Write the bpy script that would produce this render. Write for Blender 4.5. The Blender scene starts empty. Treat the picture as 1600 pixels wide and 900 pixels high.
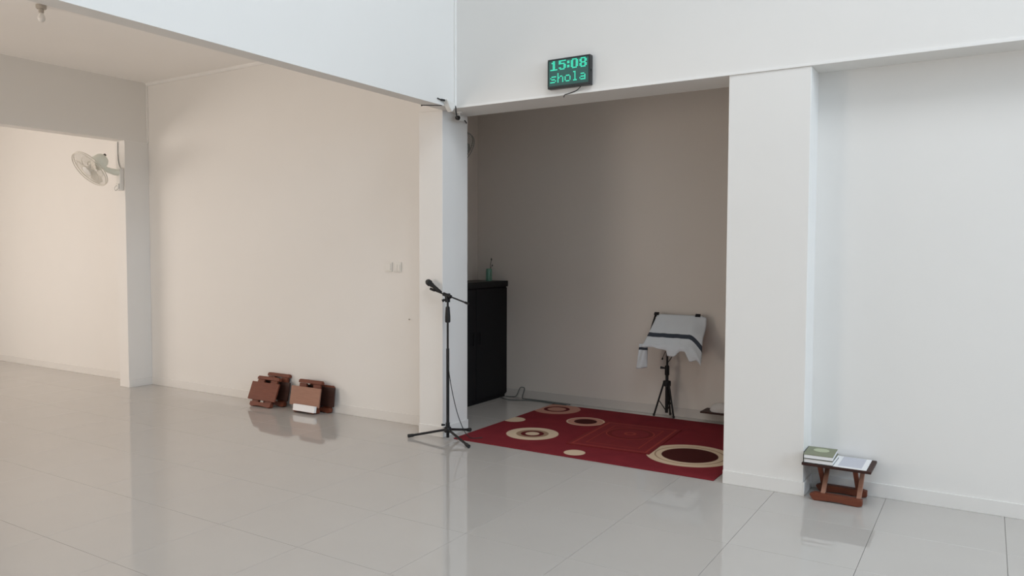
import bpy, math, random
from mathutils import Vector, Matrix, Euler
random.seed(7)
SC = bpy.context.scene
COL = SC.collection
R = math.radians

# ------------------------------------------------------------------ camera
cam = bpy.data.cameras.new('camera')
cam.sensor_width = 36.0
cam.lens = 36.0 * 1192.9 / 1600.0
cam.clip_start = 0.05
cam_o = bpy.data.objects.new('camera', cam)
COL.objects.link(cam_o)
cam_o.matrix_world = (Matrix.Translation((0, 0, 1.467)) @ Matrix.Rotation(R(31.9445), 4, 'Z')
                      @ Matrix.Rotation(R(90 - 2.6), 4, 'X') @ Matrix.Rotation(R(0.19), 4, 'Z'))
SC.camera = cam_o

# ------------------------------------------------------------------ sky, lights, exposure
world = bpy.data.worlds.new('sky')
SC.world = world
world.use_nodes = True
world.node_tree.nodes['Background'].inputs['Color'].default_value = (0.75, 0.87, 1.0, 1)
world.node_tree.nodes['Background'].inputs['Strength'].default_value = 1.0


def area(name, loc, target, sx, sy, power, color):
    l = bpy.data.lights.new(name, 'AREA')
    l.shape = 'RECTANGLE'
    l.size, l.size_y, l.energy, l.color = sx, sy, power, color
    o = bpy.data.objects.new(name, l)
    COL.objects.link(o)
    o.location = loc
    o.rotation_euler = (Vector(target) - Vector(loc)).to_track_quat('-Z', 'Y').to_euler()
    return o


area('skylight', (0.3, 1.7, 6.25), (0.3, 1.7, 0.0), 3.2, 2.6, 150, (0.93, 0.965, 1.0))
area('side_window_daylight', (7.9, 1.9, 3.8), (-3.0, 3.6, 1.7), 4.6, 3.8, 420, (0.70, 0.85, 1.0))
area('rear_corner_fill', (5.6, -6.9, 3.1), (0.5, 3.0, 2.2), 4.0, 3.4, 36, (0.94, 0.97, 1.0))  # added fill from behind for the front faces; its window is invented
area('side_room_window_daylight', (-11.9, 0.6, 1.6), (-7.6, 2.4, 1.1), 3.6, 1.9, 150, (1.0, 0.87, 0.76))
area('aisle_rear_fill', (-6.75, -2.95, 1.3), (-6.5, 1.0, 3.2), 1.9, 2.4, 122, (1.0, 0.87, 0.76))  # added to brighten the aisle ceiling and wall; no door is known there

SC.view_settings.view_transform = 'Standard'
SC.view_settings.look = 'None'
SC.view_settings.gamma = 1.0
SC.view_settings.use_curve_mapping = False
SC.view_settings.exposure = -0.24
SC.cycles.use_denoising = True
SC.cycles.max_bounces = 12
SC.cycles.diffuse_bounces = 8
SC.cycles.caustics_reflective = False
SC.cycles.caustics_refractive = False


# ------------------------------------------------------------------ materials
def srgb(r, g, b):
    f = lambda c: (c / 255 / 12.92) if c / 255 <= 0.04045 else ((c / 255 + 0.055) / 1.055) ** 2.4
    return (f(r), f(g), f(b), 1)


def mat(name, color, rough=0.6, metal=0.0, noise=None, bump=0.0, scale=20.0, spec=0.5, stretch=(1, 1, 1), coat=0.0):
    m = bpy.data.materials.new(name)
    m.use_nodes = True
    nt = m.node_tree
    b = nt.nodes['Principled BSDF']
    b.inputs['Base Color'].default_value = color
    b.inputs['Roughness'].default_value = rough
    b.inputs['Metallic'].default_value = metal
    b.inputs['Specular IOR Level'].default_value = spec
    b.inputs['Coat Weight'].default_value = coat
    if noise is not None or bump:
        tc = nt.nodes.new('ShaderNodeTexCoord')
        mp = nt.nodes.new('ShaderNodeMapping')
        mp.inputs['Scale'].default_value = stretch
        nz = nt.nodes.new('ShaderNodeTexNoise')
        nz.inputs['Scale'].default_value = scale
        nz.inputs['Detail'].default_value = 4
        nt.links.new(tc.outputs['Object'], mp.inputs['Vector'])
        nt.links.new(mp.outputs['Vector'], nz.inputs['Vector'])
        if noise is not None:
            mx = nt.nodes.new('ShaderNodeMix')
            mx.data_type = 'RGBA'
            mx.inputs['A'].default_value = color
            mx.inputs['B'].default_value = noise
            nt.links.new(nz.outputs['Fac'], mx.inputs['Factor'])
            nt.links.new(mx.outputs['Result'], b.inputs['Base Color'])
        if bump:
            bp = nt.nodes.new('ShaderNodeBump')
            bp.inputs['Strength'].default_value = bump
            bp.inputs['Distance'].default_value = 0.002
            nt.links.new(nz.outputs['Fac'], bp.inputs['Height'])
            nt.links.new(bp.outputs['Normal'], b.inputs['Normal'])
    return m


def emit(name, color, strength):
    m = bpy.data.materials.new(name)
    m.use_nodes = True
    b = m.node_tree.nodes['Principled BSDF']
    b.inputs['Base Color'].default_value = (0.02, 0.03, 0.03, 1)
    b.inputs['Emission Color'].default_value = color
    b.inputs['Emission Strength'].default_value = strength
    b.inputs['Roughness'].default_value = 0.3
    return m


M = {}
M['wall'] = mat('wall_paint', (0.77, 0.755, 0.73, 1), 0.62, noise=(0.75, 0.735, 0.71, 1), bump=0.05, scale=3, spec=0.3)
M['alcove'] = mat('alcove_shaded_paint', (0.71, 0.665, 0.615, 1), 0.65, noise=(0.69, 0.645, 0.595, 1), scale=3, spec=0.25)  # wall colour made darker and warmer to carry the alcove's shade
M['ceil'] = mat('ceiling_paint', (0.91, 0.89, 0.865, 1), 0.7, noise=(0.89, 0.87, 0.845, 1), scale=3, spec=0.2)
M['trim'] = mat('white_trim', (0.82, 0.81, 0.79, 1), 0.4, noise=(0.80, 0.79, 0.77, 1), scale=8)
M['skirt'] = mat('skirting_tile', (0.745, 0.73, 0.705, 1), 0.4, noise=(0.725, 0.71, 0.685, 1), scale=5)
M['skirtal'] = mat('alcove_shaded_skirting', (0.60, 0.565, 0.53, 1), 0.3, noise=(0.58, 0.545, 0.51, 1), scale=5)  # skirting tile again, with the alcove's shade put into its colour
M['tile'] = mat('polished_tile', (0.49, 0.465, 0.437, 1), 0.045, noise=(0.46, 0.435, 0.407, 1), scale=2.5, spec=0.62)
M['slab'] = mat('grout_bed', (0.25, 0.235, 0.22, 1), 0.6, noise=(0.22, 0.21, 0.20, 1), scale=6)
M['black'] = mat('black_metal', (0.010, 0.010, 0.011, 1), 0.5, spec=0.25, noise=(0.016, 0.016, 0.017, 1), scale=30)
M['rubber'] = mat('black_rubber', (0.015, 0.014, 0.014, 1), 0.8, noise=(0.02, 0.02, 0.02, 1), scale=60)
M['mesh'] = mat('microphone_grille', (0.02, 0.02, 0.02, 1), 0.5, metal=0.4, noise=(0.05, 0.05, 0.05, 1), scale=300, bump=0.6)
M['cab'] = mat('black_laminate', (0.008, 0.008, 0.010, 1), 0.5, noise=(0.011, 0.011, 0.013, 1), scale=5, spec=0.15)
M['cabtop'] = mat('black_top', (0.010, 0.010, 0.011, 1), 0.45, noise=(0.013, 0.013, 0.014, 1), scale=8, spec=0.2)
M['wood'] = mat('red_brown_wood', srgb(124, 70, 50), 0.55, spec=0.25, noise=srgb(92, 48, 35), scale=9, stretch=(1.2, 12, 12), bump=0.1)
M['woodmid'] = mat('faded_brown_wood', srgb(160, 118, 98), 0.5, spec=0.3, noise=srgb(138, 98, 80), scale=9, stretch=(1.2, 12, 12), bump=0.1)
M['wooddark'] = mat('dark_brown_wood', srgb(66, 40, 33), 0.55, spec=0.25, noise=srgb(45, 27, 23), scale=9, stretch=(1.2, 12, 12), bump=0.1)
M['paper'] = mat('white_paper', (0.80, 0.80, 0.80, 1), 0.5, noise=(0.77, 0.77, 0.78, 1), scale=40)
M['print'] = mat('grey_print', srgb(196, 196, 204), 0.45, noise=srgb(184, 186, 196), scale=60)
M['cover'] = mat('olive_cover', srgb(110, 112, 88), 0.4, noise=srgb(122, 128, 98), scale=8)
M['coverdk'] = mat('dark_green_cover_edge', srgb(48, 56, 50), 0.4, noise=srgb(40, 46, 42), scale=12)
M['oval'] = mat('pale_cover_print', srgb(176, 182, 152), 0.4, noise=srgb(164, 172, 140), scale=50)
M['plastic'] = mat('white_plastic', (0.74, 0.73, 0.70, 1), 0.35, noise=(0.72, 0.71, 0.68, 1), scale=10)
M['fangrey'] = mat('grey_green_plastic', srgb(232, 235, 226), 0.4, noise=srgb(226, 230, 220), scale=10)
M['wire'] = mat('guard_wire', srgb(214, 210, 200), 0.35, noise=srgb(206, 202, 192), scale=20)
M['blade'] = mat('translucent_blade', srgb(236, 232, 224), 0.3, noise=srgb(230, 226, 218), scale=10)
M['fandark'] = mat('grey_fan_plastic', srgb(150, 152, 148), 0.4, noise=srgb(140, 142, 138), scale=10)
M['darkslot'] = mat('dark_slot', srgb(70, 66, 60), 0.6, noise=srgb(60, 56, 52), scale=20)
M['cable'] = mat('black_cable', (0.014, 0.013, 0.013, 1), 0.55, noise=(0.018, 0.018, 0.018, 1), scale=60)
M['cablegrey'] = mat('grey_cable', srgb(96, 104, 104), 0.5, noise=srgb(84, 90, 90), scale=60)
M['clockbody'] = mat('clock_housing', (0.014, 0.016, 0.017, 1), 0.35, noise=(0.018, 0.02, 0.021, 1), scale=20)
M['clockface'] = emit('clock_face_glow', (0.02, 0.16, 0.13, 1), 0.42)
M['leddim'] = emit('unlit_led', (0.08, 0.28, 0.24, 1), 0.5)
M['led'] = emit('lit_led', (0.06, 0.95, 0.62, 1), 1.15)
M['bulb'] = mat('frosted_bulb', (0.78, 0.76, 0.73, 1), 0.3, noise=(0.76, 0.74, 0.71, 1), scale=10)
M['socket'] = mat('lamp_socket', srgb(176, 168, 158), 0.5, noise=srgb(168, 160, 150), scale=10)
M['lens'] = mat('camera_lens', (0.008, 0.008, 0.009, 1), 0.1, noise=(0.01, 0.01, 0.011, 1), scale=10)
M['twig'] = mat('dark_stem', srgb(66, 70, 58), 0.6, noise=srgb(52, 56, 46), scale=30)
M['bundle'] = mat('white_cotton', (0.62, 0.60, 0.58, 1), 0.9, noise=(0.58, 0.56, 0.54, 1), scale=14, bump=0.3)


def glass_green():
    m = bpy.data.materials.new('green_glass')
    m.use_nodes = True
    b = m.node_tree.nodes['Principled BSDF']
    b.inputs['Base Color'].default_value = (0.36, 0.74, 0.58, 1)
    b.inputs['Roughness'].default_value = 0.08
    b.inputs['Transmission Weight'].default_value = 0.75
    b.inputs['IOR'].default_value = 1.45
    return m


M['glass'] = glass_green()


def nmath(nt, op, a, b=None, clamp=False):
    n = nt.nodes.new('ShaderNodeMath')
    n.operation = op
    n.use_clamp = clamp
    for i, v in enumerate((a, b)):
        if v is None:
            continue
        if isinstance(v, (int, float)):
            n.inputs[i].default_value = v
        else:
            nt.links.new(v, n.inputs[i])
    return n.outputs[0]


def mixc(nt, fac, a, b):
    n = nt.nodes.new('ShaderNodeMix')
    n.data_type = 'RGBA'
    nt.links.new(fac, n.inputs['Factor'])
    for key, v in (('A', a), ('B', b)):
        if isinstance(v, tuple):
            n.inputs[key].default_value = v
        else:
            nt.links.new(v, n.inputs[key])
    return n.outputs['Result']


def rug_material(rings):
    """woven pile: red ground with printed circles, each a set of (radius, colour) discs laid one over the other"""
    m = bpy.data.materials.new('rug_pile')
    m.use_nodes = True
    nt = m.node_tree
    b = nt.nodes['Principled BSDF']
    b.inputs['Roughness'].default_value = 0.95
    b.inputs['Specular IOR Level'].default_value = 0.1
    tc = nt.nodes.new('ShaderNodeTexCoord')
    sep = nt.nodes.new('ShaderNodeSeparateXYZ')
    nt.links.new(tc.outputs['Object'], sep.inputs[0])
    nz = nt.nodes.new('ShaderNodeTexNoise')
    nz.inputs['Scale'].default_value = 7
    nt.links.new(tc.outputs['Object'], nz.inputs['Vector'])
    col = mixc(nt, nz.outputs['Fac'], srgb(128, 42, 48), srgb(108, 34, 42))
    for (cx, cy, discs) in rings:
        dx = nmath(nt, 'SUBTRACT', sep.outputs[0], cx)
        dy = nmath(nt, 'SUBTRACT', sep.outputs[1], cy)
        d = nmath(nt, 'SQRT', nmath(nt, 'ADD', nmath(nt, 'MULTIPLY', dx, dx), nmath(nt, 'MULTIPLY', dy, dy)))
        for rad, c in discs:
            f = nmath(nt, 'MULTIPLY', nmath(nt, 'SUBTRACT', rad, d), 160.0, clamp=True)
            col = mixc(nt, f, col, c)
    n2 = nt.nodes.new('ShaderNodeTexNoise')
    n2.inputs['Scale'].default_value = 220
    nt.links.new(tc.outputs['Object'], n2.inputs['Vector'])
    bp = nt.nodes.new('ShaderNodeBump')
    bp.inputs['Strength'].default_value = 0.5
    bp.inputs['Distance'].default_value = 0.003
    nt.links.new(n2.outputs['Fac'], bp.inputs['Height'])
    nt.links.new(bp.outputs['Normal'], b.inputs['Normal'])
    nt.links.new(col, b.inputs['Base Color'])
    return m


def mat_material(w, l):
    """prayer mat: red field, thin lighter frame lines and a round motif, in the mat's own coordinates"""
    m = bpy.data.materials.new('prayer_mat_weave')
    m.use_nodes = True
    nt = m.node_tree
    b = nt.nodes['Principled BSDF']
    b.inputs['Roughness'].default_value = 0.85
    b.inputs['Specular IOR Level'].default_value = 0.2
    tc = nt.nodes.new('ShaderNodeTexCoord')
    sep = nt.nodes.new('ShaderNodeSeparateXYZ')
    nt.links.new(tc.outputs['Object'], sep.inputs[0])
    ax = nmath(nt, 'ABSOLUTE', sep.outputs[0])
    ay = nmath(nt, 'ABSOLUTE', sep.outputs[1])
    ex = nmath(nt, 'SUBTRACT', w / 2, ax)
    ey = nmath(nt, 'SUBTRACT', l / 2, ay)
    e = nmath(nt, 'MINIMUM', ex, ey)                  # distance to the nearest edge

    def band(v, lo, hi):
        return nmath(nt, 'MULTIPLY', nmath(nt, 'GREATER_THAN', v, lo), nmath(nt, 'LESS_THAN', v, hi))
    nz = nt.nodes.new('ShaderNodeTexNoise')
    nz.inputs['Scale'].default_value = 12
    nt.links.new(tc.outputs['Object'], nz.inputs['Vector'])
    field = mixc(nt, nz.outputs['Fac'], srgb(126, 38, 42), srgb(108, 30, 36))
    line = srgb(146, 58, 50)
    col = mixc(nt, band(e, 0.0, 0.012), field, srgb(112, 30, 30))
    col = mixc(nt, band(e, 0.03, 0.045), col, line)
    col = mixc(nt, band(e, 0.115, 0.125), col, srgb(140, 52, 44))
    dy = nmath(nt, 'SUBTRACT', sep.outputs[1], 0.1)
    d = nmath(nt, 'SQRT', nmath(nt, 'ADD', nmath(nt, 'MULTIPLY', sep.outputs[0], sep.outputs[0]), nmath(nt, 'MULTIPLY', dy, dy)))
    col = mixc(nt, band(d, 0.15, 0.185), col, srgb(104, 26, 28))
    col = mixc(nt, band(d, 0.185, 0.195), col, srgb(146, 58, 48))
    col = mixc(nt, band(d, 0.03, 0.05), col, srgb(146, 58, 48))
    nt.links.new(col, b.inputs['Base Color'])
    return m


def cloth_material():
    m = bpy.data.materials.new('striped_scarf_cloth')
    m.use_nodes = True
    nt = m.node_tree
    b = nt.nodes['Principled BSDF']
    b.inputs['Roughness'].default_value = 0.9
    b.inputs['Specular IOR Level'].default_value = 0.15
    uv = nt.nodes.new('ShaderNodeUVMap')
    sep = nt.nodes.new('ShaderNodeSeparateXYZ')
    nt.links.new(uv.outputs[0], sep.inputs[0])
    band = nmath(nt, 'MULTIPLY', nmath(nt, 'GREATER_THAN', sep.outputs[1], 0.44), nmath(nt, 'LESS_THAN', sep.outputs[1], 0.535))
    nz = nt.nodes.new('ShaderNodeTexNoise')
    nz.inputs['Scale'].default_value = 90
    base = mixc(nt, nz.outputs['Fac'], (0.66, 0.70, 0.74, 1), (0.60, 0.64, 0.68, 1))
    col = mixc(nt, band, base, srgb(64, 70, 80))
    nt.links.new(col, b.inputs['Base Color'])
    return m


# ------------------------------------------------------------------ mesh building
class MB:
    def __init__(s):
        s.v, s.f = [], []

    def add(s, vs, fs, X=None):
        k = len(s.v)
        s.v += [tuple(X @ Vector(p)) if X is not None else tuple(p) for p in vs]
        s.f += [tuple(i + k for i in q) for q in fs]
        return s

    def box(s, x0, x1, y0, y1, z0, z1, X=None):
        vs = [(x0, y0, z0), (x1, y0, z0), (x1, y1, z0), (x0, y1, z0), (x0, y0, z1), (x1, y0, z1), (x1, y1, z1), (x0, y1, z1)]
        fs = [(0, 3, 2, 1), (4, 5, 6, 7), (0, 1, 5, 4), (1, 2, 6, 5), (2, 3, 7, 6), (3, 0, 4, 7)]
        return s.add(vs, fs, X)

    def prism(s, poly, a0, a1, axis='x', X=None):
        """a closed outline (in the two other axes) given a thickness along one axis"""
        n = len(poly)

        def P(a, p):
            return (a, p[0], p[1]) if axis == 'x' else ((p[0], a, p[1]) if axis == 'y' else (p[0], p[1], a))
        vs = [P(a0, p) for p in poly] + [P(a1, p) for p in poly]
        fs = [tuple(range(n - 1, -1, -1)), tuple(range(n, 2 * n))] + [(i, (i + 1) % n, n + (i + 1) % n, n + i) for i in range(n)]
        return s.add(vs, fs, X)

    def tube(s, pts, r, n=8, cap=True, closed=False, X=None):
        pts = [Vector(p) for p in pts]
        rs = r if isinstance(r, (list, tuple)) else [r] * len(pts)
        vs, fs = [], []
        up = None
        m = len(pts)
        for i, p in enumerate(pts):
            if closed:
                t = (pts[(i + 1) % m] - pts[i - 1]).normalized()
            else:
                t = (pts[min(i + 1, m - 1)] - pts[max(i - 1, 0)]).normalized()
            if up is None:
                up = Vector((0, 0, 1)) if abs(t.z) < 0.9 else Vector((1, 0, 0))
            a = (up - t * up.dot(t))
            if a.length < 1e-6:
                a = t.orthogonal()
            a.normalize()
            up = a
            b = t.cross(a)
            for k in range(n):
                w = 2 * math.pi * k / n
                vs.append(p + (a * math.cos(w) + b * math.sin(w)) * rs[i])
        for i in range(m if closed else m - 1):
            j = (i + 1) % m
            for k in range(n):
                l = (k + 1) % n
                fs.append((i * n + k, i * n + l, j * n + l, j * n + k))
        if cap and not closed:
            fs.append(tuple(range(n - 1, -1, -1)))
            fs.append(tuple((m - 1) * n + k for k in range(n)))
        return s.add([tuple(v) for v in vs], fs, X)

    def lathe(s, prof, n=24, X=None):
        """profile of (radius, z) turned round the z axis, closed at both ends"""
        vs, fs = [], []
        for r, z in prof:
            for k in range(n):
                w = 2 * math.pi * k / n
                vs.append((r * math.cos(w), r * math.sin(w), z))
        m = len(prof)
        for i in range(m - 1):
            for k in range(n):
                l = (k + 1) % n
                fs.append((i * n + k, i * n + l, (i + 1) * n + l, (i + 1) * n + k))
        fs.append(tuple(range(n - 1, -1, -1)))
        fs.append(tuple((m - 1) * n + k for k in range(n)))
        return s.add(vs, fs, X)

    def mesh(s, name, material, smooth=False):
        me = bpy.data.meshes.new(name)
        me.from_pydata(s.v, [], s.f)
        me.materials.append(material)
        if smooth:
            me.polygons.foreach_set('use_smooth', [True] * len(me.polygons))
        me.update()
        return me

    def build(s, name, material, parent=None, smooth=False, bevel=0.0, X=None):
        o = bpy.data.objects.new(name, s.mesh(name, material, smooth))
        COL.objects.link(o)
        if X is not None:
            o.matrix_world = X
        if parent is not None:
            o.parent = parent
        if bevel:
            b = o.modifiers.new('edge', 'BEVEL')
            b.width, b.segments, b.limit_method = bevel, 2, 'ANGLE'
        if smooth:
            e = o.modifiers.new('split', 'EDGE_SPLIT')
            e.split_angle = R(50)
        return o


def tag(o, label, cat, group=None):
    o['label'], o['category'] = label, cat
    if group:
        o['group'] = group
    return o


def thing(name, label, cat, loc=(0, 0, 0), group=None, rot=(0, 0, 0)):
    o = bpy.data.objects.new(name, None)
    o.empty_display_size = 0.05
    COL.objects.link(o)
    o.location, o.rotation_euler = loc, rot
    return tag(o, label, cat, group)


def struct(name, mb, material, parent=None, bevel=0.0):
    o = mb.build(name, material, parent, bevel=bevel)
    if parent is None:
        o['kind'] = 'structure'
    return o


def copy_tree(o, parent=None):
    c = o.copy()
    COL.objects.link(c)
    if parent is not None:
        c.parent = parent
    for ch in list(o.children):
        copy_tree(ch, c)
    return c


def smooth_path(pts, k=6):
    """points of a rounded line through the given points"""
    P = [Vector(p) for p in pts]
    P = [P[0] * 2 - P[1]] + P + [P[-1] * 2 - P[-2]]
    out = []
    for i in range(1, len(P) - 2):
        a, b, c, d = P[i - 1:i + 3]
        for j in range(k):
            t = j / k
            out.append(0.5 * ((2 * b) + (c - a) * t + (2 * a - 5 * b + 4 * c - d) * t * t + (3 * b - a - 3 * c + d) * t ** 3))
    out.append(P[-2])
    return [tuple(p) for p in out]


# ------------------------------------------------------------------ the setting
YW, YF = 5.05, 4.825                 # recessed wall; beam, pier and corner column front
ZB, ZA, ZL = 2.584, 3.307, 2.661     # beam underside, aisle ceiling, side lintel underside
X0 = -3.536                          # hall face of the aisle beam
XL = -7.861                          # aisle face of the side lintel
XC0, XC1 = -3.891, -3.655            # corner column
YC1 = 5.165                          # back of the corner column
XP0, XP1 = -1.409, -0.920            # pier beside the alcove
YM, XM = 6.60, -4.537                # alcove back and side
TOP = 6.2

fl = struct('floor', MB().box(-12.2, 8.2, -7.2, 6.9, -0.15, -0.012), M['slab'])
tile_mesh = None
g = 0.0009


def tile_shape():
    a, c, h = 0.3 - g, 0.0006, 0.0115
    vs = [(sx * a, sy * a, 0) for sx, sy in ((-1, -1), (1, -1), (1, 1), (-1, 1))]
    vs += [(x, y, h - c) for x, y, _ in vs[:4]]
    vs += [(sx * (a - c), sy * (a - c), h) for sx, sy in ((-1, -1), (1, -1), (1, 1), (-1, 1))]
    fs = [(0, 3, 2, 1)] + [(i, (i + 1) % 4, 4 + (i + 1) % 4, 4 + i) for i in range(4)]
    fs += [(4 + i, 4 + (i + 1) % 4, 8 + (i + 1) % 4, 8 + i) for i in range(4)] + [(8, 9, 10, 11)]
    return vs, fs


me = MB().add(*tile_shape()).mesh('tile', M['tile'])
TX, TY = -0.4855, 2.014
spots = []
for i in range(-13, 6):
    for j in range(-3, 5):
        spots.append((i, j))
for i in range(-19, -13):
    for j in range(-2, 5):
        spots.append((i, j))
for i in range(-7, 0):
    for j in range(5, 8):
        spots.append((i, j))
for i, j in spots:
    t = bpy.data.objects.new('tile', me)
    COL.objects.link(t)
    t.parent = fl
    t.location = (TX + (i + 0.5) * 0.6, TY + (j + 0.5) * 0.6, -0.0115)
rest = MB()
done = set(spots)
for i in range(-19, 14):
    for j in range(-15, 8):
        if (i, j) not in done:
            rest.add([(x + TX + (i + 0.5) * 0.6, y + TY + (j + 0.5) * 0.6, z - 0.0115) for x, y, z in tile_shape()[0]], tile_shape()[1])
rt = rest.build('floor_tiling', M['tile'], fl)
rt['kind'] = 'stuff'

struct('wall_front_left', MB().box(-12.0, -3.80, YW, YW + 0.2, 0, ZA), M['wall'])
struct('wall_column', MB().box(XC0, XC1, YF, YC1, 0, ZB).box(XC0, X0 - 0.1225, YF, YC1, ZB, ZA), M['wall'], bevel=0.003)
struct('wall_beam_front', MB().box(X0 - 0.122, 8.0, YF, YF + 0.328, ZB, TOP), M['wall'])
struct('wall_beam_left', MB().box(X0 - 0.122, X0, -7.0, YF, ZB, TOP), M['wall'])
struct('wall_pier_right', MB().box(XP0, XP1, YF, YF + 0.40, 0, ZB), M['wall'], bevel=0.003)
struct('wall_front_right', MB().box(XP1, 8.0, YW, YW + 0.18, 0, ZB), M['wall'])
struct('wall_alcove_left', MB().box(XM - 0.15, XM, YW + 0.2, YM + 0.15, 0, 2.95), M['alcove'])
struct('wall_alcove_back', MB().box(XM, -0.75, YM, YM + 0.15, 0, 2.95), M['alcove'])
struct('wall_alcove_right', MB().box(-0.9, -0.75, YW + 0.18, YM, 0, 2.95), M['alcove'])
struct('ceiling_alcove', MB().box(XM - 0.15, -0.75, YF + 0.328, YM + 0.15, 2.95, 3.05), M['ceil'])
struct('wall_lintel_left', MB().box(XL - 0.17, XL, -7.0, YW, ZL, ZA), M['wall'])
struct('wall_pier_left', MB().box(XL - 0.17, XL, 4.776, YW, 0, ZL), M['wall'], bevel=0.003)
struct('ceiling_aisle', MB().box(XL - 0.17, X0 - 0.122, -7.0, YW + 0.2, ZA, ZA + 0.12), M['ceil'])
struct('ceiling_side_room', MB().box(-12.0, XL - 0.17, -7.0, YW + 0.2, ZA, ZA + 0.12), M['ceil'])
struct('ceiling_hall', MB().box(X0 - 0.122, -1.35, -7.2, YF + 0.33, TOP, TOP + 0.12).box(1.95, 8.2, -7.2, YF + 0.33, TOP, TOP + 0.12)
       .box(-1.35, 1.95, -7.2, 0.55, TOP, TOP + 0.12).box(-1.35, 1.95, 3.25, YF + 0.33, TOP, TOP + 0.12), M['ceil'])
# hall wall with a tall window, unseen hall back opened up for the added fill, side room with a window
struct('wall_right', MB().box(8.0, 8.2, -7.0, YW + 0.2, 0, 1.2).box(8.0, 8.2, -7.0, YW + 0.2, 5.8, TOP)
       .box(8.0, 8.2, -7.0, -0.5, 1.2, 5.8).box(8.0, 8.2, 4.3, YW + 0.2, 1.2, 5.8), M['wall'])
struct('wall_rear', MB().box(-12.0, -7.4, -7.2, -7.0, 0, TOP).box(-4.2, 3.5, -7.2, -7.0, 0, TOP).box(7.7, 8.2, -7.2, -7.0, 0, TOP)
       .box(3.5, 7.7, -7.2, -7.0, 4.9, TOP).box(3.5, 7.7, -7.2, -7.0, 0, 1.3).box(-7.4, -4.2, -7.2, -7.0, 0, 0.4).box(-7.4, -4.2, -7.2, -7.0, 2.6, TOP), M['wall'])
struct('wall_aisle_rear', MB().box(XL, -7.75, -3.2, -3.0, 0, ZA).box(-5.75, X0 - 0.122, -3.2, -3.0, 0, ZA).box(-7.75, -5.75, -3.2, -3.0, 2.6, ZA), M['wall'])  # unseen end wall, set close so the added aisle fill stands nearer
struct('wall_side_room', MB().box(-12.2, -12.0, -7.0, -1.3, 0, ZA).box(-12.2, -12.0, 2.5, YW + 0.2, 0, ZA)
       .box(-12.2, -12.0, -1.3, 2.5, 0, 0.4).box(-12.2, -12.0, -1.3, 2.5, 2.3, ZA), M['wall'])

# skirting tiles along the floor
SH, SP = 0.085, 0.009
struct('baseboard_front_left', MB().box(XL, XC0, YW - SP, YW, 0, SH), M['skirt'], bevel=0.002)
struct('baseboard_side_room', MB().box(-12.0, XL - 0.17, YW - SP, YW, 0, SH), M['skirt'], bevel=0.002)
struct('baseboard_column', MB().box(XC0, XC1, YF - SP, YF, 0, SH).box(XC1, XC1 + SP, YF - SP, YC1, 0, SH), M['skirt'], bevel=0.002)
struct('baseboard_pier_left', MB().box(XL, XL + SP, 4.776, YW - SP, 0, SH), M['skirt'], bevel=0.002)
struct('baseboard_pier_right', MB().box(XP0, XP1, YF - SP, YF, 0, SH).box(XP1, XP1 + SP, YF - SP, YW, 0, SH), M['skirt'], bevel=0.002)
struct('baseboard_front_right', MB().box(XP1 + SP, 8.0, YW - SP, YW, 0, SH), M['skirt'], bevel=0.002)
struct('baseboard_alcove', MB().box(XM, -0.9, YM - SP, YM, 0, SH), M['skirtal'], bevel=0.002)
# thin strips along the beam edge, the hall corner, the aisle ceiling and the lintel
struct('trim_1', MB().box(X0, 8.0, YF - 0.008, YF, ZB, ZB + 0.017), M['trim'])
struct('trim_2', MB().box(X0, X0 + 0.016, YF - 0.016, YF, ZB + 0.02, TOP), M['trim'])
struct('trim_3', MB().prism([(YW, ZA), (YW, ZA - 0.03), (YW - 0.012, ZA - 0.026), (YW - 0.022, ZA - 0.012), (YW - 0.026, ZA)], XL, X0 - 0.13), M['trim'])
struct('trim_4', MB().box(XL, XL + 0.01, YW - 0.012, YW - 0.001, ZL, ZA - 0.03), M['trim'])
struct('trim_5', MB().box(XL, XL + 0.005, 4.79, YW - 0.012, ZL - 0.012, ZL), M['trim'])

# ------------------------------------------------------------------ rug and prayer mat
CR, TA, DK, PK = srgb(206, 184, 158), srgb(150, 122, 100), srgb(88, 24, 28), srgb(180, 132, 116)
BR = srgb(66, 26, 24)
rings = [
    (-3.099, 5.29, [(0.215, CR), (0.135, TA), (0.098, DK), (0.060, CR)]),
    (-2.936, 5.925, [(0.170, CR), (0.158, PK), (0.103, BR)]),
    (-3.400, 6.255, [(0.225, PK), (0.125, DK), (0.090, PK)]),
    (-3.500, 5.66, [(0.100, CR)]),
    (-2.540, 4.948, [(0.082, CR)]),
    (-1.800, 5.330, [(0.315, CR), (0.255, TA), (0.245, CR), (0.205, BR)]),
    (-1.62, 6.12, [(0.16, PK), (0.10, DK)]),
]
rug_top, rug_y0, rug_y1, rug_x0, rug_x1 = 0.008, 4.828, 6.455, -3.552, -1.47
rug = MB().prism([(rug_x0, rug_y0), (rug_x1, rug_y0), (rug_x1, rug_y1), (rug_x0, rug_y1)], 0.0, rug_top, 'z').build('rug', rug_material(rings), bevel=0.003)
tag(rug, 'large red rug with cream and brown rings on the alcove floor', 'rug')
pm = MB().box(-0.33, 0.33, -0.44, 0.44, 0, 0.004).build('prayer_mat', mat_material(0.66, 0.88), bevel=0.0015)
pm.location = (-2.415, 5.60, rug_top + 0.0002)
pm.rotation_euler.z = R(4)
tag(pm, 'dark red prayer mat with thin frame lines lying on the ringed rug', 'prayer mat')

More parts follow.
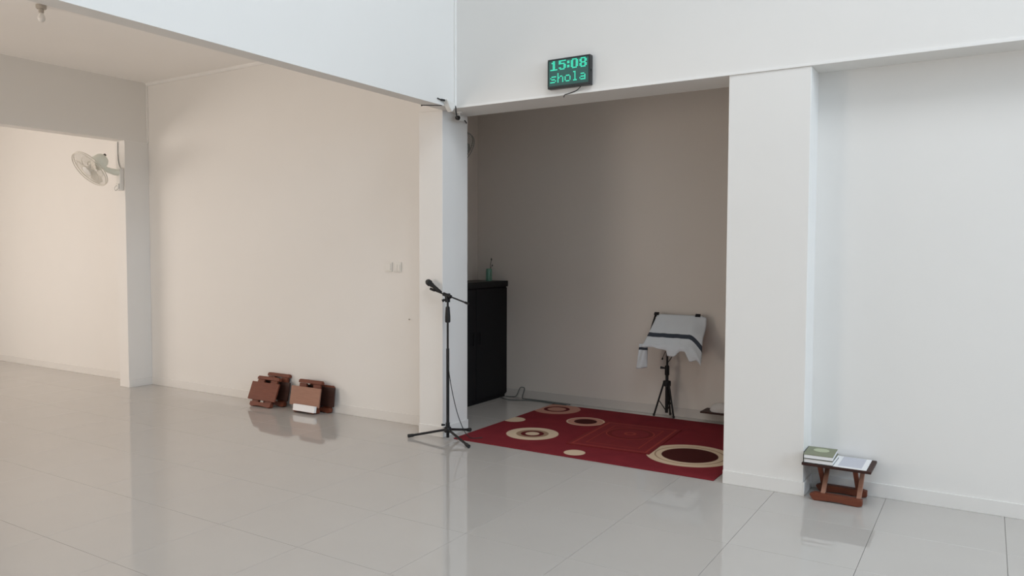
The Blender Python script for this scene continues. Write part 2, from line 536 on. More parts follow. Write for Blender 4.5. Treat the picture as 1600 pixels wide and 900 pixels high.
# ------------------------------------------------------------------ microphone stand
PX_, PY_ = -3.575, 4.785
ms = thing('microphone_stand', 'black tripod microphone stand with short boom in front of the corner column', 'microphone stand', (PX_, PY_, 0))
MB().tube([(0, 0, 0.018), (0, 0, 0.72)], 0.0125, 14).build('lower_tube', M['black'], ms, True)
MB().tube([(0, 0, 0.70), (0, 0, 1.115)], 0.0085, 12).build('upper_tube', M['black'], ms, True)
MB().lathe([(0.016, 0.925), (0.021, 0.932), (0.021, 0.97), (0.017, 1.03), (0.016, 1.045), (0.010, 1.05)], 18).build('clutch', M['black'], ms, True)
hub = MB().lathe([(0.016, 0.055), (0.027, 0.06), (0.030, 0.075), (0.027, 0.098), (0.017, 0.105), (0.016, 0.135)], 18).build('hub', M['black'], ms, True)
MB().tube([(-0.015, -0.012, 0.118), (-0.040, -0.03, 0.118)], [0.006, 0.010], 10).build('lock_knob', M['black'], hub, True)
for a in (-2, 114, 248):
    d = Vector((math.sin(R(a)), math.cos(R(a)), 0))
    lg = MB().tube([d * 0.020 + Vector((0, 0, 0.078)), d * 0.295 + Vector((0, 0, 0.020))], 0.0095, 10).build('leg', M['black'], ms, True)
    MB().tube([d * 0.280 + Vector((0, 0, 0.0225)), d * 0.325 + Vector((0, 0, 0.0150))], [0.013, 0.0145], 12).build('rubber_foot', M['rubber'], lg, True)
bx = Vector((0.905, 0.0, -0.26)).normalized()          # along the boom, from the microphone end down to the tail
bc = Vector((0.002, -0.018, 1.140))
MB().tube([bc - bx * 0.125, bc + bx * 0.215], 0.0062, 10).tube([bc + bx * 0.185, bc + bx * 0.222], 0.0095, 10).build('boom', M['black'], ms, True)
cl = MB().tube([bc - bx * 0.03, bc + bx * 0.045], 0.015, 12).build('boom_clamp', M['black'], ms, True)
MB().tube([(0, -0.001, 1.085), (0, -0.003, 1.152)], [0.020, 0.022], 14).build('clamp_body', M['black'], cl, True)
MB().tube([(-0.012, -0.02, 1.105), (-0.03, -0.03, 1.095)], [0.008, 0.012], 10).build('clamp_knob', M['black'], cl, True)
m0, m1 = Vector((-0.175, -0.018, 1.236)), Vector((-0.050, -0.018, 1.160))
mx = (m1 - m0).normalized()
mn = Vector((mx.z, 0, -mx.x))
clip_c = m0.lerp(m1, 0.66) 
MB().tube([bc - bx * 0.122, bc - bx * 0.165], [0.011, 0.010], 10).tube([bc - bx * 0.150, clip_c - mx * 0.0 + Vector((0.008, 0, -0.014))], 0.006, 8)\
    .build('clip_joint', M['black'], ms, True)

mic = thing('microphone', 'black handheld microphone with round grille head held on the boom stand', 'microphone', (PX_, PY_, 0))
XM_ = Matrix.Translation(m0) @ mx.to_track_quat('Z', 'Y').to_matrix().to_4x4()
MB().lathe([(0.004, -0.0255), (0.015, -0.021), (0.023, -0.010), (0.0255, 0.002), (0.024, 0.013), (0.0205, 0.022)], 20, XM_).build('grille_head', M['mesh'], mic, True)
MB().lathe([(0.0215, 0.012), (0.0258, 0.0125), (0.0258, 0.0165), (0.0215, 0.017)], 20, XM_).build('grille_ring', M['black'], mic, True)
MB().lathe([(0.019, 0.022), (0.0195, 0.032), (0.015, 0.055), (0.012, 0.120), (0.0105, 0.146)], 18, XM_).build('handle', M['black'], mic, True)
pts = [Vector((PX_, PY_, 0)) + m0 + mx * 0.146, Vector((PX_, PY_, 0)) + m0 + mx * 0.175, (PX_ + 0.012, PY_ - 0.034, 1.13), (PX_ + 0.022, PY_ - 0.030, 1.06), (PX_ + 0.024, PY_ - 0.026, 0.9),
       (PX_ + 0.018, PY_ - 0.020, 0.72), (PX_ + 0.017, PY_ - 0.018, 0.62), (PX_ + 0.028, PY_ + 0.0, 0.45), (PX_ + 0.066, PY_ + 0.02, 0.25), (PX_ + 0.105, PY_ + 0.04, 0.12),
       (PX_ + 0.135, PY_ + 0.065, 0.045), (PX_ + 0.165, PY_ + 0.10, 0.0125), (PX_ + 0.22, PY_ + 0.16, 0.0125)]
tag(MB().tube(smooth_path(pts), 0.0032, 8).build('microphone_cable', M['cable'], None, True), 'thin black cable running down the microphone stand to the rug', 'cable')

# ------------------------------------------------------------------ LED clock on the front beam
ck = thing('led_clock', 'black LED matrix clock with green digits and word on the beam', 'clock', (-2.5225, YF, 2.733))
hw, hh = 0.1665, 0.103
MB().box(-hw, hw, -0.045, 0.0, -hh, hh).build('housing', M['clockbody'], ck, bevel=0.004)
MB().box(-hw + 0.004, hw - 0.004, -0.049, -0.0455, hh - 0.013, hh - 0.003).box(-hw + 0.004, hw - 0.004, -0.049, -0.0455, -hh + 0.003, -hh + 0.017)\
    .box(-hw + 0.003, -hw + 0.010, -0.049, -0.0455, -hh + 0.0171, hh - 0.0131).box(hw - 0.010, hw - 0.003, -0.049, -0.0455, -hh + 0.0171, hh - 0.0131).build('bezel', M['clockbody'], ck)
px0, pz0, pp = -0.1485, 0.0830, 0.00958            # first LED, upper corner, and the pitch of the 32 x 16 grid
scr = MB().box(-hw + 0.0105, hw - 0.0105, -0.0464, -0.0452, -hh + 0.0175, hh - 0.0135).build('screen', M['clockface'], ck)
FONT = {
    '1': ['001100', '011100', '001100', '001100', '001100', '001100', '111111'],
    '5': ['111111', '110000', '111110', '000011', '000011', '110011', '011110'],
    ':': ['00', '11', '11', '00', '11', '11', '00'],
    '0': ['011110', '110011', '110011', '110011', '110011', '110011', '011110'],
    '8': ['011110', '110011', '110011', '011110', '110011', '110011', '011110'],
    's': ['00000', '00000', '01111', '10000', '01110', '00001', '11110'],
    'h': ['10000', '10000', '10110', '11001', '10001', '10001', '10001'],
    'o': ['00000', '00000', '01110', '10001', '10001', '10001', '01110'],
    'l': ['01100', '00100', '00100', '00100', '00100', '00100', '01110'],
    'a': ['00000', '00000', '01110', '00001', '01111', '10001', '01111'],
}
lit = set()


def dot(mb, c, r, s, y0, y1):
    x, z = px0 + c * pp, pz0 - r * pp
    return mb.box(x - s, x + s, y0, y1, z - s, z + s)


def write(text, col, row, gap=1):
    for ch in text:
        mb = MB()
        for r, line in enumerate(FONT[ch]):
            for c, b in enumerate(line):
                if b == '1':
                    dot(mb, col + c, row + r, 0.0036, -0.0482, -0.0466)
                    lit.add((col + c, row + r))
        mb.build('digit' if ch.isdigit() else ('colon' if ch == ':' else 'letter'), M['led'], ck)
        col += len(FONT[ch][0]) + gap


write('15:08', 1, 0)
write('shola', 1, 9)
dim = MB()
for c in range(32):
    for r in range(16):
        if (c, r) not in lit:
            dot(dim, c, r, 0.0021, -0.0474, -0.0466)
dm = dim.build('unlit_pixels', M['leddim'], ck)
dm['kind'] = 'stuff'
MB().box(hw + 0.0002, hw + 0.004, -0.03, -0.012, -0.012, 0.004).build('side_latch', M['clockbody'], ck)
MB().tube(smooth_path([(0.085, -0.02, -hh + 0.001), (0.075, -0.02, -hh - 0.010), (0.045, -0.014, -hh - 0.026), (-0.01, -0.012, -hh - 0.038), (-0.045, -0.014, -hh - 0.046), (-0.052, -0.014, -hh - 0.062)]), 0.0032, 8)\
    .build('power_cable', M['cable'], ck, True)

# ------------------------------------------------------------------ light switches
for i, (x, lab) in enumerate(((-4.4075, 'square white wall switch farther from the corner column'), (-4.3035, 'square white wall switch nearer to the corner column'))):
    t = thing('light_switch', lab, 'light switch', (x, YW, 1.346), 'paired switches on the cream wall')
    MB().box(-0.041, 0.041, -0.009, 0, -0.041, 0.041).build('plate', M['plastic'], t, bevel=0.003)
    if i == 0:
        MB().box(-0.030, 0.030, -0.0135, -0.0092, -0.030, 0.030).build('rocker', M['plastic'], t, bevel=0.002)
    else:
        for sx in (-1, 1):
            MB().box(sx * 0.0155 - 0.0145, sx * 0.0155 + 0.0145, -0.0135, -0.0092, -0.030, 0.022).build('rocker', M['plastic'], t, bevel=0.002)
tag(MB().tube([(-4.177, YW - 0.012, 0.903), (-4.177, YW, 0.90)], [0.005, 0.0035], 10).build('nail', M['socket'], None, True), 'small nail in the cream wall below the switches', 'nail')

# ------------------------------------------------------------------ folding wooden reading tables
def open_table():
    t = thing('reading_table', 'low red-brown folding table with crossed legs standing beside the pier', 'table', (-0.7285, 4.905, 0))
    MB().box(-0.19, 0.19, -0.145, 0.136, 0.205, 0.221).build('table_top', M['wooddark'], t, bevel=0.003)
    for sx, off in ((-1, 0.105), (1, 0.115)):
        x = sx * 0.098 + 0.012
        for k, (ya, yb) in enumerate(((-0.098, 0.085), (0.080, -0.075))):
            xx = x + (0.014 if k == 0 else -0.014) 
            w = 0.017
            X = None
            poly = [(ya - w, 0.046), (ya + w, 0.046), (yb + w, 0.2045), (yb - w, 0.2045)]
            MB().prism(poly, xx - 0.0125, xx + 0.0125, 'x').build('leg', M['woodmid'] if k == 0 else M['wood'], t, bevel=0.002)
    for y, z1 in ((-0.118, 0.046), (0.082, 0.046)):
        MB().prism([(-0.132, 0.012), (-0.118, 0.0), (-0.02, 0.008), (0.02, 0.008), (0.118, 0.0), (0.145, 0.008), (0.145, z1 - 0.006), (0.12, z1), (-0.12, z1), (-0.145, z1 - 0.012)],
                   y - 0.015, y + 0.028, 'y').build('foot_rail', M['wood'], t, bevel=0.002)
    return t


open_table()


def folded_table(name, label, group, board_mat, frame_mat, loc, lean, turn, top=0.333, roll=0.0, gap=0.0):
    t = thing(name, label, 'folding table', loc, group, (0, 0, 0))
    t.rotation_mode = 'XYZ'
    t.rotation_euler = (R(-lean), R(roll), R(turn))
    MB().box(-0.188, 0.188, -0.016, 0.0, 0.062, 0.236).build('table_top', board_mat, t, bevel=0.003)
    for sx in (-1, 1):
        a, b = sorted((sx * 0.135, sx * 0.045))
        MB().box(a, b, 0.0005 + gap, 0.020 + gap, 0.030, top - 0.035).build('leg', frame_mat, t, bevel=0.002)
        a, b = sorted((sx * 0.128, sx * 0.060))
        MB().box(a, b, 0.0205 + gap, 0.038 + gap, 0.046, top - 0.041).build('leg', M['wooddark'], t, bevel=0.002)
    MB().prism([(-0.150, top - 0.033), (0.150, top - 0.033), (0.150, top - 0.012), (0.135, top), (-0.135, top), (-0.150, top - 0.012)], 0.0005 + gap, 0.034 + gap, 'y').build('foot_rail', frame_mat, t, bevel=0.002)
    MB().prism([(-0.142, 0.012), (-0.12, 0.0), (-0.03, 0.010), (0.03, 0.010), (0.12, 0.0), (0.142, 0.012), (0.142, 0.045), (-0.142, 0.045)], -0.012, 0.028 + gap, 'y').build('foot_rail', frame_mat, t, bevel=0.002)
    return t


G1, G2 = None, None
folded_table('folding_table', 'folded wooden table at the back of the pile farther from the microphone stand', G1, M['wooddark'], M['wood'], (-5.775, 4.952, 0.0), 12, 0, 0.312)
folded_table('folding_table', 'folded red-brown table with clean dark board fronting the pile nearer the side doorway', G1, M['wood'], M['wood'], (-5.835, 4.838, 0.0), 22, 0, 0.298)
folded_table('folding_table', 'folded wooden table at the back of the pile with the white book', G2, M['wooddark'], M['wood'], (-5.205, 4.990, 0.0), 6, 0, 0.250)
folded_table('folding_table', 'folded paler brown table leaning above a white book', G2, M['woodmid'], M['wood'], (-5.285, 4.880, 0.0), 10, 0, 0.302, gap=0.03)
wb = thing('book', 'white book wedged on edge under the paler folded table', 'book', (-5.245, 4.860, 0.020), rot=(R(-10), 0, 0))
MB().box(-0.135, 0.135, -0.004, 0.0, 0.0, 0.058).box(-0.135, 0.135, -0.026, -0.022, 0.0, 0.058).box(-0.139, -0.135, -0.026, 0.0, 0.0, 0.058).build('cover', M['paper'], wb)
MB().box(-0.134, 0.132, -0.0215, -0.0045, 0.002, 0.056).build('pages', M['paper'], wb)


# ------------------------------------------------------------------ things on the open table
sh = thing('paper_sheet', 'white printed sheet covering the low table beside the pier', 'paper', (-0.743, 4.905, 0.2213))
MB().box(-0.168, 0.178, -0.138, 0.128, 0, 0.0025).build('sheet', M['paper'], sh)
MB().box(0.022, 0.150, -0.112, 0.122, 0.00255, 0.0032).build('printed_panel', M['print'], sh)


def book(label, loc, turn, h):
    t = thing('book', label, 'book', loc, 'green books on the low table', (0, 0, R(turn)))
    w, d = 0.082, 0.108
    MB().box(-w, w, -d, d, 0, 0.0025).build('back_cover', M['coverdk'], t)
    MB().box(-w + 0.003, w - 0.002, -d + 0.002, d - 0.003, 0.0026, h - 0.0031).build('pages', M['paper'], t)
    c = MB().box(-w, w, -d, d, h - 0.003, h).build('front_cover', M['cover'], t)
    vs = [(0.045 * math.cos(2 * math.pi * k / 24), 0.045 * math.sin(2 * math.pi * k / 24) + 0.03) for k in range(24)]
    MB().prism(vs, h + 0.0001, h + 0.0005, 'z').build('pale_disc', M['oval'], c)
    MB().box(-w - 0.002, -w - 0.0001, -d, d, 0, h).build('spine', M['coverdk'], t)
    return t


book('thin green book at the bottom of the pair on the low table', (-0.826, 4.868, 0.2240), 0, 0.026)
book('thin olive green book with a pale disc on top of the pair', (-0.829, 4.864, 0.2502), 2, 0.026)

# ------------------------------------------------------------------ wall fans
def make_fan():
    t = thing('wall_fan', '', 'fan')
    # local frame: wall plane y = 0, room towards -y, z up; origin on the wall at the plate's centre
    pl = MB().box(-0.035, 0.035, -0.045, 0, -0.125, 0.115).build('wall_plate', M['plastic'], t, bevel=0.008)
    MB().box(-0.028, 0.028, -0.062, -0.0455, -0.110, -0.055).build('switch_box', M['plastic'], pl, bevel=0.006)
    MB().tube(smooth_path([(0.0, -0.055, -0.112), (0.0, -0.075, -0.13), (0.0, -0.085, -0.10), (0.0, -0.064, -0.075)]), 0.004, 8).build('pull_cord', M['plastic'], pl, True)
    MB().tube(smooth_path([(0, -0.040, 0.065), (0, -0.10, 0.070), (0, -0.16, 0.085), (0, -0.205, 0.115)]), [0.034] * 7 + [0.030] * 6 + [0.026] * 6, 14).build('arm', M['fangrey'], t, True)
    tilt = R(40)
    ax = Vector((0, -math.cos(tilt), -math.sin(tilt)))     # the way the fan blows
    C = Vector((0, -0.345, 0.075))
    X = Matrix.Translation(C) @ ax.to_track_quat('Z', 'Y').to_matrix().to_4x4()
    mh = MB().lathe([(0.030, -0.205), (0.055, -0.198), (0.072, -0.170), (0.078, -0.120), (0.070, -0.075), (0.045, -0.052), (0.030, -0.045)], 24, X).build('motor_housing', M['fangrey'], t, True)
    MB().lathe([(0.012, -0.235), (0.014, -0.232), (0.014, -0.206)], 12, X @ Matrix.Translation((0, 0.02, 0))).build('swing_knob', M['darkslot'], mh, True)
    sl = MB()
    for k in range(4):
        sl.box(-0.03, 0.03, -0.034 + k * 0.016, -0.026 + k * 0.016, -0.2075, -0.2052, X)
    sl.build('vent_slots', M['darkslot'], mh)
    rad = 0.205
    for nm, z, dep in (('rear_guard', -0.010, -0.034), ('front_guard', 0.012, 0.030)):
        mb = MB()
        for rr in (rad, rad * 0.62, rad * 0.30):
            zz = z + dep * (1 - (rr / rad) ** 2)
            ring = [(rr * math.cos(2 * math.pi * k / 40), rr * math.sin(2 * math.pi * k / 40), zz) for k in range(40)]
            mb.tube(ring, 0.0045 if rr == rad else 0.0025, 6, closed=True, X=X)
        for k in range(44):
            w = 2 * math.pi * k / 44
            P = []
            for q in (0.25, 0.5, 0.75, 1.0):
                rr = rad * q
                P.append((rr * math.cos(w), rr * math.sin(w), z + dep * (1 - q * q)))
            mb.tube(P, 0.0013, 4, cap=False, X=X)
        mb.build(nm, M['wire'], t, True)
    MB().lathe([(0.050, 0.0415), (0.052, 0.0435), (0.044, 0.0480), (0.01, 0.0500)], 24, X).build('guard_badge', M['plastic'], t, True)
    MB().lathe([(0.030, -0.044), (0.034, -0.03), (0.034, 0.020), (0.02, 0.034)], 20, X).build('blade_hub', M['plastic'], t, True)
    for k in range(3):
        w = 2 * math.pi * k / 3 + 0.4
        vs, fs = [], []
        for i in range(7):
            rr = 0.030 + 0.150 * i / 6
            hw_ = (0.22 + 0.5 * math.sin(math.pi * min(1, 0.15 + i / 7.2))) * (0.62 if i < 6 else 0.45)
            for j in range(5):
                a = w + hw_ * (j / 4 - 0.5) * 2
                zz = 0.018 * (0.5 - j / 4) * 2 - 0.004
                vs.append((rr * math.cos(a), rr * math.sin(a), zz + 0.001))
        n = len(vs)
        vs += [(x, y, z - 0.002) for x, y, z in vs]
        for i in range(6):
            for j in range(4):
                q = (i * 5 + j, i * 5 + j + 1, i * 5 + j + 6, i * 5 + j + 5)
                fs.append(q)
                fs.append(tuple(n + v for v in reversed(q)))
        rim = [0, 1, 2, 3, 4] + [i * 5 + 4 for i in range(1, 7)] + [33, 32, 31, 30] + [i * 5 for i in range(5, 0, -1)]
        for a, b in zip(rim, rim[1:] + rim[:1]):
            fs.append((a, n + a, n + b, b))
        MB().add(vs, fs, X).build('blade', M['blade'], t, True)
    return t


fan = make_fan()
fan['label'] = 'white wall fan tilted down on the pier of the bright side doorway'
fan['group'] = 'wall fans'
fan.location = (XL - 0.055, 4.776, 2.25)
MB().tube(smooth_path([(-0.058, -0.006, 0.40), (-0.060, -0.006, 0.26), (-0.045, -0.006, 0.17), (-0.010, -0.010, 0.117)]), 0.003, 6).build('power_cable', M['cablegrey'], fan, True)
fan2 = copy_tree(fan)
fan2['label'] = 'grey wall fan half hidden behind the corner column in the alcove'
fan2.location = (XM, 5.74, 2.33)
fan2.rotation_euler = (0, 0, R(90))
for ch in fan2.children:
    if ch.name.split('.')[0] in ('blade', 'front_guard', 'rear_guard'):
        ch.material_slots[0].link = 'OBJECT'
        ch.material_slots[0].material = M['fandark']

# ------------------------------------------------------------------ lamp holder on the aisle ceiling
lp = thing('ceiling_lamp', 'bare bulb in a holder on the aisle ceiling', 'lamp', (-6.055, 3.05, ZA))
lp.scale = (0.62, 0.62, 0.62)
MB().lathe([(0.050, -0.045), (0.058, -0.035), (0.058, -0.0)], 20).build('holder_base', M['socket'], lp, True)
MB().lathe([(0.024, -0.095), (0.028, -0.085), (0.030, -0.045)], 18).build('socket', M['socket'], lp, True)
MB().lathe([(0.004, -0.205), (0.022, -0.200), (0.038, -0.180), (0.043, -0.155), (0.038, -0.130), (0.026, -0.105), (0.022, -0.095)], 20).build('bulb', M['bulb'], lp, True)

# ------------------------------------------------------------------ camera and adapter under the beam corner
sc_ = thing('security_camera', 'small white security camera with black lens under the beam corner', 'security camera', (-3.590, 4.965, ZB))
MB().lathe([(0.024, -0.010), (0.026, -0.006), (0.026, 0.0)], 18).build('mount', M['plastic'], sc_, True)
MB().tube([(0, 0, -0.010), (0, -0.004, -0.030)], 0.008, 10).build('arm', M['plastic'], sc_, True)
MB().tube([(-0.008, 0.050, -0.046), (0.004, -0.028, -0.050)], [0.020, 0.022], 16).build('camera_body', M['plastic'], sc_, True)
MB().tube([(0.0041, -0.0285, -0.050), (0.007, -0.045, -0.051)], [0.020, 0.017], 16).build('lens', M['lens'], sc_, True)
MB().tube(smooth_path([(-0.008, 0.050, -0.046), (-0.016, 0.085, -0.050), (-0.030, 0.125, -0.055), (-0.052, 0.165, -0.058)]), 0.005, 8).build('camera_cable', M['cable'], sc_, True)
ad = thing('power_adapter', 'white plug adapter hanging beside the small camera under the beam corner', 'adapter', (X0, 4.72, 2.585))
MB().prism([(-0.055, 0.040), (0.050, 0.028), (0.052, -0.006), (0.012, -0.045), (-0.020, -0.012)], 0.001, 0.045, 'x').build('adapter_body', M['plastic'], ad, bevel=0.005)
MB().tube(smooth_path([(0.03, 0.052, 0.010), (0.03, 0.075, 0.004), (0.028, 0.082, -0.025), (0.01, 0.115, -0.050), (-0.020, 0.16, -0.056), (-0.042, 0.205, -0.051)]), 0.005, 8).build('output_cable', M['cable'], ad, True)
MB().tube(smooth_path([(0.02, -0.052, 0.034), (0.008, -0.085, 0.036), (0.005, -0.12, 0.040)]), [0.008] * 6 + [0.0045] * 7, 8).build('input_cable', M['cable'], ad, True)
tag(MB().tube(smooth_path([(-3.531, 4.655, 2.579), (-3.57, 4.628, 2.5795), (-3.62, 4.594, 2.5795), (-3.655, 4.572, 2.5795)]), 0.003, 6)
    .tube([(-3.655, 4.572, 2.5795), (-3.662, 4.568, 2.5775)], 0.0055, 8).build('beam_cable', M['cable'], None, True), 'thin dark cable across the underside of the aisle beam near its corner', 'cable')

# ------------------------------------------------------------------ alcove: cabinet, bottle, cables
cb = thing('cabinet', 'tall black cabinet against the alcove wall behind the corner column', 'cabinet', (-4.335, 6.005, 0))
MB().box(-0.190, 0.160, -0.535, 0.580, 0.03, 1.130).build('body', M['cab'], cb, bevel=0.003)
MB().box(-0.194, 0.178, -0.545, 0.587, 1.1305, 1.188).build('top', M['cabtop'], cb, bevel=0.004)
MB().box(-0.155, 0.150, -0.525, 0.570, 0.0, 0.0295).build('plinth', M['cab'], cb)
for y0, y1 in ((-0.530, 0.020), (0.026, 0.575)):
    dr = MB().box(0.1605, 0.172, y0, y1, 0.045, 1.118).build('door', M['cab'], cb, bevel=0.002)
    yy = y1 - 0.05 if y0 < 0 else y0 + 0.05
    MB().tube([(0.1725, yy, 0.58), (0.186, yy, 0.58), (0.186, yy, 0.70), (0.1725, yy, 0.70)], 0.005, 8).build('handle', M['cab'], dr, True)
bt = thing('vase', 'small green glass vase holding a thin dark stem on the black cabinet', 'vase', (-4.225, 6.34, 1.1885))
MB().lathe([(0.026, 0), (0.031, 0.004), (0.031, 0.10), (0.029, 0.122), (0.024, 0.126), (0.024, 0.12), (0.026, 0.10), (0.026, 0.008)], 20).build('glass', M['glass'], bt, True)
st = MB().tube(smooth_path([(0.004, 0.006, 0.008), (0.010, 0.010, 0.10), (0.010, 0.012, 0.16), (0.018, 0.018, 0.215)]), 0.003, 6)\
    .tube([(0.010, 0.012, 0.13), (0.025, 0.022, 0.155)], 0.002, 6).build('stem', M['twig'], bt, True)
MB().lathe([(0.002, 0), (0.007, 0.008), (0.006, 0.018), (0.001, 0.028)], 10, Matrix.Translation((0.018, 0.018, 0.205))).build('bud', M['twig'], st, True)
MB().lathe([(0.002, 0), (0.006, 0.006), (0.005, 0.014), (0.001, 0.020)], 10, Matrix.Translation((0.025, 0.022, 0.148))).build('bud', M['twig'], st, True)

cz = 0.0048
c1 = [(-4.16, 6.56, cz), (-4.09, 6.575, cz), (-4.04, 6.57, 0.02), (-4.00, 6.572, 0.10), (-3.965, 6.575, 0.112), (-3.945, 6.572, 0.095), (-3.965, 6.565, 0.02), (-3.93, 6.54, cz), (-3.80, 6.55, cz), (-3.70, 6.54, cz),
      (-3.60, 6.53, cz), (-3.40, 6.53, cz)]
tag(MB().tube(smooth_path(c1), 0.0042, 8).build('cable', M['cablegrey'], None, True), 'grey cable standing up in a loop by the black cabinet', 'cable')
c2 = [(-4.17, 6.47, cz), (-4.08, 6.43, cz), (-3.98, 6.43, cz), (-3.90, 6.47, cz), (-3.82, 6.50, cz), (-3.74, 6.505, cz), (-3.66, 6.50, cz), (-3.58, 6.49, cz), (-3.42, 6.49, cz)]
tag(MB().tube(smooth_path(c2), 0.0042, 8).build('cable', M['cablegrey'], None, True), 'grey cable lying flat in a curve on the floor before the black cabinet', 'cable')

# ------------------------------------------------------------------ alcove: cloth-covered tripod stand
SX, SY = -2.405, 6.475
ts = thing('music_stand', 'dark tripod stand under a striped white cloth in the alcove', 'stand', (SX, SY, 0))
MB().tube([(0, 0, 0.05), (0, 0, 0.42)], 0.014, 12).build('lower_tube', M['black'], ts, True)
MB().tube([(0, 0, 0.40), (0, 0, 0.78)], 0.009, 12).build('upper_tube', M['black'], ts, True)
col_ = MB().lathe([(0.016, 0.385), (0.020, 0.39), (0.020, 0.465), (0.013, 0.475)], 16).build('collar', M['black'], ts, True)
MB().tube([(-0.016, -0.004, 0.448), (-0.058, -0.012, 0.452)], [0.006, 0.012], 10).build('lock_knob', M['black'], col_, True)
MB().lathe([(0.018, 0.285), (0.034, 0.29), (0.036, 0.315), (0.034, 0.335), (0.016, 0.34)], 16).build('hub', M['black'], ts, True)
for (dx, dy, fz) in ((-0.115, -0.012, 0.0), (0.088, -0.058, rug_top), (0.0, 0.094, 0.0)):
    d = Vector((dx, dy, 0))
    dn = d.normalized()
    lg = MB().tube([dn * 0.026 + Vector((0, 0, 0.322)), d + Vector((0, 0, fz + 0.014))], 0.0085, 10).build('leg', M['black'], ts, True)
    MB().tube([d * 0.985 + Vector((0, 0, fz + 0.030)), d + Vector((0, 0, fz + 0.0105))], [0.011, 0.0105], 10).build('rubber_foot', M['rubber'], lg, True)
    MB().tube([d * 0.58 + Vector((0, 0, 0.150)), dn * 0.012 + Vector((0, 0, 0.075))], 0.0045, 8).build('brace', M['black'], lg, True)
MB().tube(smooth_path([(0.008, -0.01, 0.50), (0.04, -0.02, 0.54), (0.062, -0.03, 0.585), (0.06, -0.04, 0.62)]), 0.004, 8).build('tilt_lever', M['black'], ts, True)
MB().tube(smooth_path([(-0.012, -0.01, 0.60), (-0.03, -0.02, 0.555), (-0.04, -0.02, 0.525)]), [0.003] * 9 + [0.008] * 4, 8).build('tilt_knob', M['black'], ts, True)
# desk: a sloping frame, upper edge away from the hall
up0, up1 = Vector((0.075, 0.045, 0.918)), Vector((0.075, -0.165, 0.675))
dv = (up1 - up0).normalized()
dn_ = Vector((0, dv.z, -dv.y)).normalized()
if dn_.y > 0:
    dn_ = -dn_
XD = Matrix((( 1, dv.x, dn_.x, up0.x), (0, dv.y, dn_.y, up0.y), (0, dv.z, dn_.z, up0.z), (0, 0, 0, 1)))
L = (up1 - up0).length
desk = MB().box(-0.215, 0.215, 0.0, 0.014, -0.012, 0.0, XD).box(-0.215, 0.150, L - 0.014, L, -0.012, 0.0, XD).box(-0.215, -0.203, 0.0145, L - 0.0145, -0.012, 0.0, XD)\
    .box(0.110, 0.122, 0.0145, L - 0.0145, -0.012, 0.0, XD).box(-0.03, 0.03, 0.0145, L - 0.0145, -0.011, -0.003, XD).build('desk', M['black'], ts)
for sx in (-1, 1):
    MB().box(sx * 0.19 - 0.022, sx * 0.19 + 0.022, -0.012, 0.016, 0.0155, 0.026, XD).build('page_clip', M['black'], desk, bevel=0.002)
MB().tube([(0, 0, 0.775), (0.02, -0.03, 0.785), (0.060, -0.043, 0.796)], 0.010, 10).build('desk_joint', M['black'], ts, True)

NX, NY = 46, 40


def cloth_pt(s, t):
    """s across the desk, t from the upper edge down over the lower lip"""
    lerp = lambda a, b, k: a + (b - a) * k
    tt = 0.68                                        # share of the cloth that lies on the desk
    fold = 0.006 * math.sin(s * 23 + 1.4 * math.sin(t * 5)) * (0.25 + 0.75 * t)
    if t <= tt:
        k = t / tt
        x = lerp(lerp(-0.185, 0.235, s), lerp(-0.228, 0.262, s), k ** 1.4)
        p = XD @ Vector((x - 0.0, k * L, 0.013))
        edge = max(0.0, (s - 0.80) / 0.20)           # the side that slips off the desk
        p.z -= edge ** 1.6 * 0.11 * (0.15 + k)
        p.x += edge * 0.03
        p.y += 0.02 * edge * math.sin(k * 7)
        p += dn_ * max(0.0, fold) * min(1, k * 3)
        if edge > 0:
            p += dn_ * (0.010 * edge * math.sin(k * 11 + s * 9))
        q = p
    else:
        k = (t - tt) / (1 - tt)
        x = lerp(-0.228, 0.262, s)
        # length of the overhang along the lip
        prof = [(0.0, 0.030), (0.10, 0.036), (0.22, 0.030), (0.36, 0.050), (0.44, 0.050), (0.45, 0.098), (0.60, 0.100), (0.68, 0.052), (0.78, 0.048), (0.85, 0.125), (0.90, 0.09), (0.94, 0.050), (1.0, 0.045)]
        h = prof[-1][1]
        for (a, ha), (b, hb) in zip(prof, prof[1:]):
            if a <= s <= b:
                h = lerp(ha, hb, (s - a) / (b - a))
                break
        base = cloth_pt(s, tt)
        q = base + Vector((-0.02 * k * max(0, 0.3 - s), -0.020 * math.sin(min(1, k * 1.6) * math.pi / 2) + fold * 1.5 * k, -h * k))
    return q


def grid_cloth(fn, nx, ny, name, material, parent):
    vs, fs, uv = [], [], []
    for j in range(ny + 1):
        for i in range(nx + 1):
            s, t = i / nx, j / ny
            vs.append(tuple(fn(s, t)))
            uv.append((s, t))
    for j in range(ny):
        for i in range(nx):
            a = j * (nx + 1) + i
            fs.append((a, a + nx + 1, a + nx + 2, a + 1))
    me = bpy.data.meshes.new(name)
    me.from_pydata(vs, [], fs)
    me.materials.append(material)
    me.polygons.foreach_set('use_smooth', [True] * len(fs))
    l = me.uv_layers.new(name='UVMap')
    for lp_ in me.loops:
        l.data[lp_.index].uv = uv[lp_.vertex_index]
    o = bpy.data.objects.new(name, me)
    COL.objects.link(o)
    o.parent = parent
    so = o.modifiers.new('thick', 'SOLIDIFY')
    so.thickness, so.offset = 0.0018, 0
    return o


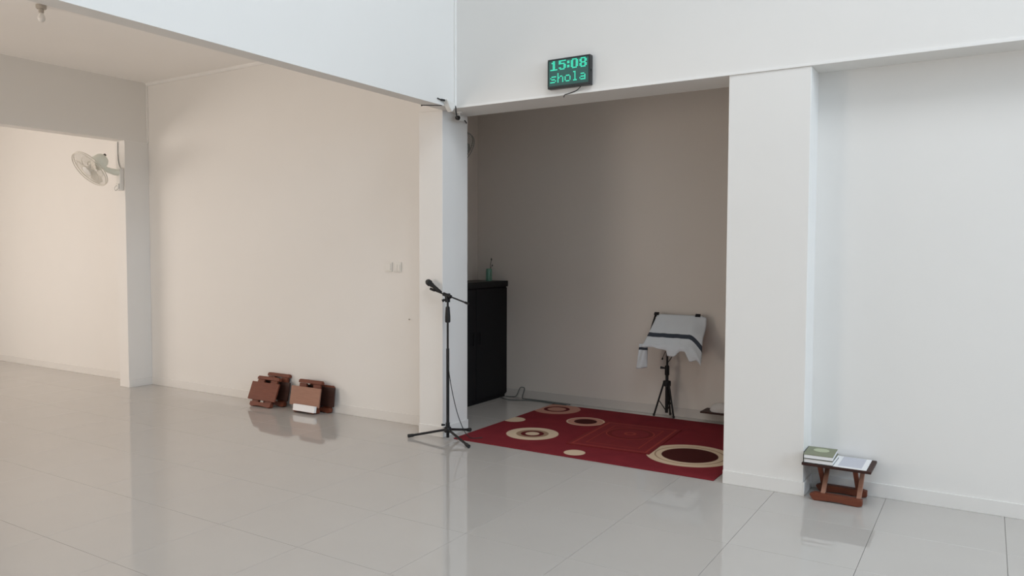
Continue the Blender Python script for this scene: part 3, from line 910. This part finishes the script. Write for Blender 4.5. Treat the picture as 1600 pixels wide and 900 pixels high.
cm = cloth_material()
sf = thing('scarf', 'white scarf with dark stripes draped over the dark tripod stand', 'scarf', (SX, SY, 0))
grid_cloth(cloth_pt, NX, NY, 'draped_cloth', cm, sf)


def tail_pt(s, t):
    w = 0.040 + 0.012 * t
    x = -0.165 + (s - 0.5) * 2 * w - 0.018 * t
    return Vector((x, -0.150 + 0.014 * math.sin(s * 6 + t * 2) - 0.01 * t, 0.668 - 0.225 * t + 0.02 * s * t))


def tail_uv(s, t):
    return tail_pt(s, t)


grid_cloth(tail_pt, 10, 16, 'hanging_end', cm, sf)
for me_ in (sf.children[-1].data,):
    for d in me_.uv_layers[0].data:                   # the stripe sits near the top of the hanging end
        d.uv = (d.uv[0], d.uv[1] * 0.9 + 0.32)

# ------------------------------------------------------------------ alcove: low board with a white bundle
lt = thing('low_table', 'small low dark table behind the pier at the alcove back wall', 'table', (-1.86, 6.49, 0))
MB().box(-0.215, 0.215, -0.095, 0.098, 0.098, 0.112).build('table_top', M['wooddark'], lt, bevel=0.002)
for sx in (0.02, 0.16):
    for y in (-0.012, 0.078):
        MB().box(sx - 0.012, sx + 0.012, y - 0.012, y + 0.012, 0, 0.0975).build('leg', M['wooddark'], lt, bevel=0.002)
vs, fs = [], []
n1, n2 = 24, 9
for j in range(n2 + 1):
    ph = j / n2 * math.pi / 2
    for i in range(n1):
        th = 2 * math.pi * i / n1
        k = 1 + 0.07 * math.sin(3 * th + 1) + 0.05 * math.sin(5 * th + 4 * ph)
        rr = math.cos(ph) ** 0.8 * k if j < n2 else 0.02
        vs.append((0.125 * rr * math.cos(th), 0.070 * rr * math.sin(th), 0.072 * math.sin(ph) * (1 + 0.08 * math.sin(2 * th))))
for j in range(n2):
    for i in range(n1):
        l = (i + 1) % n1
        fs.append((j * n1 + i, j * n1 + l, (j + 1) * n1 + l, (j + 1) * n1 + i))
fs.append(tuple(range(n1 - 1, -1, -1)))
fs.append(tuple(n2 * n1 + i for i in range(n1)))
bd = MB().add(vs, fs).build('cloth_bundle', M['bundle'], None, True)
bd.location = (-1.90, 6.49, 0.1125)
tag(bd, 'white folded cloth bundle on the low table behind the pier', 'cloth')
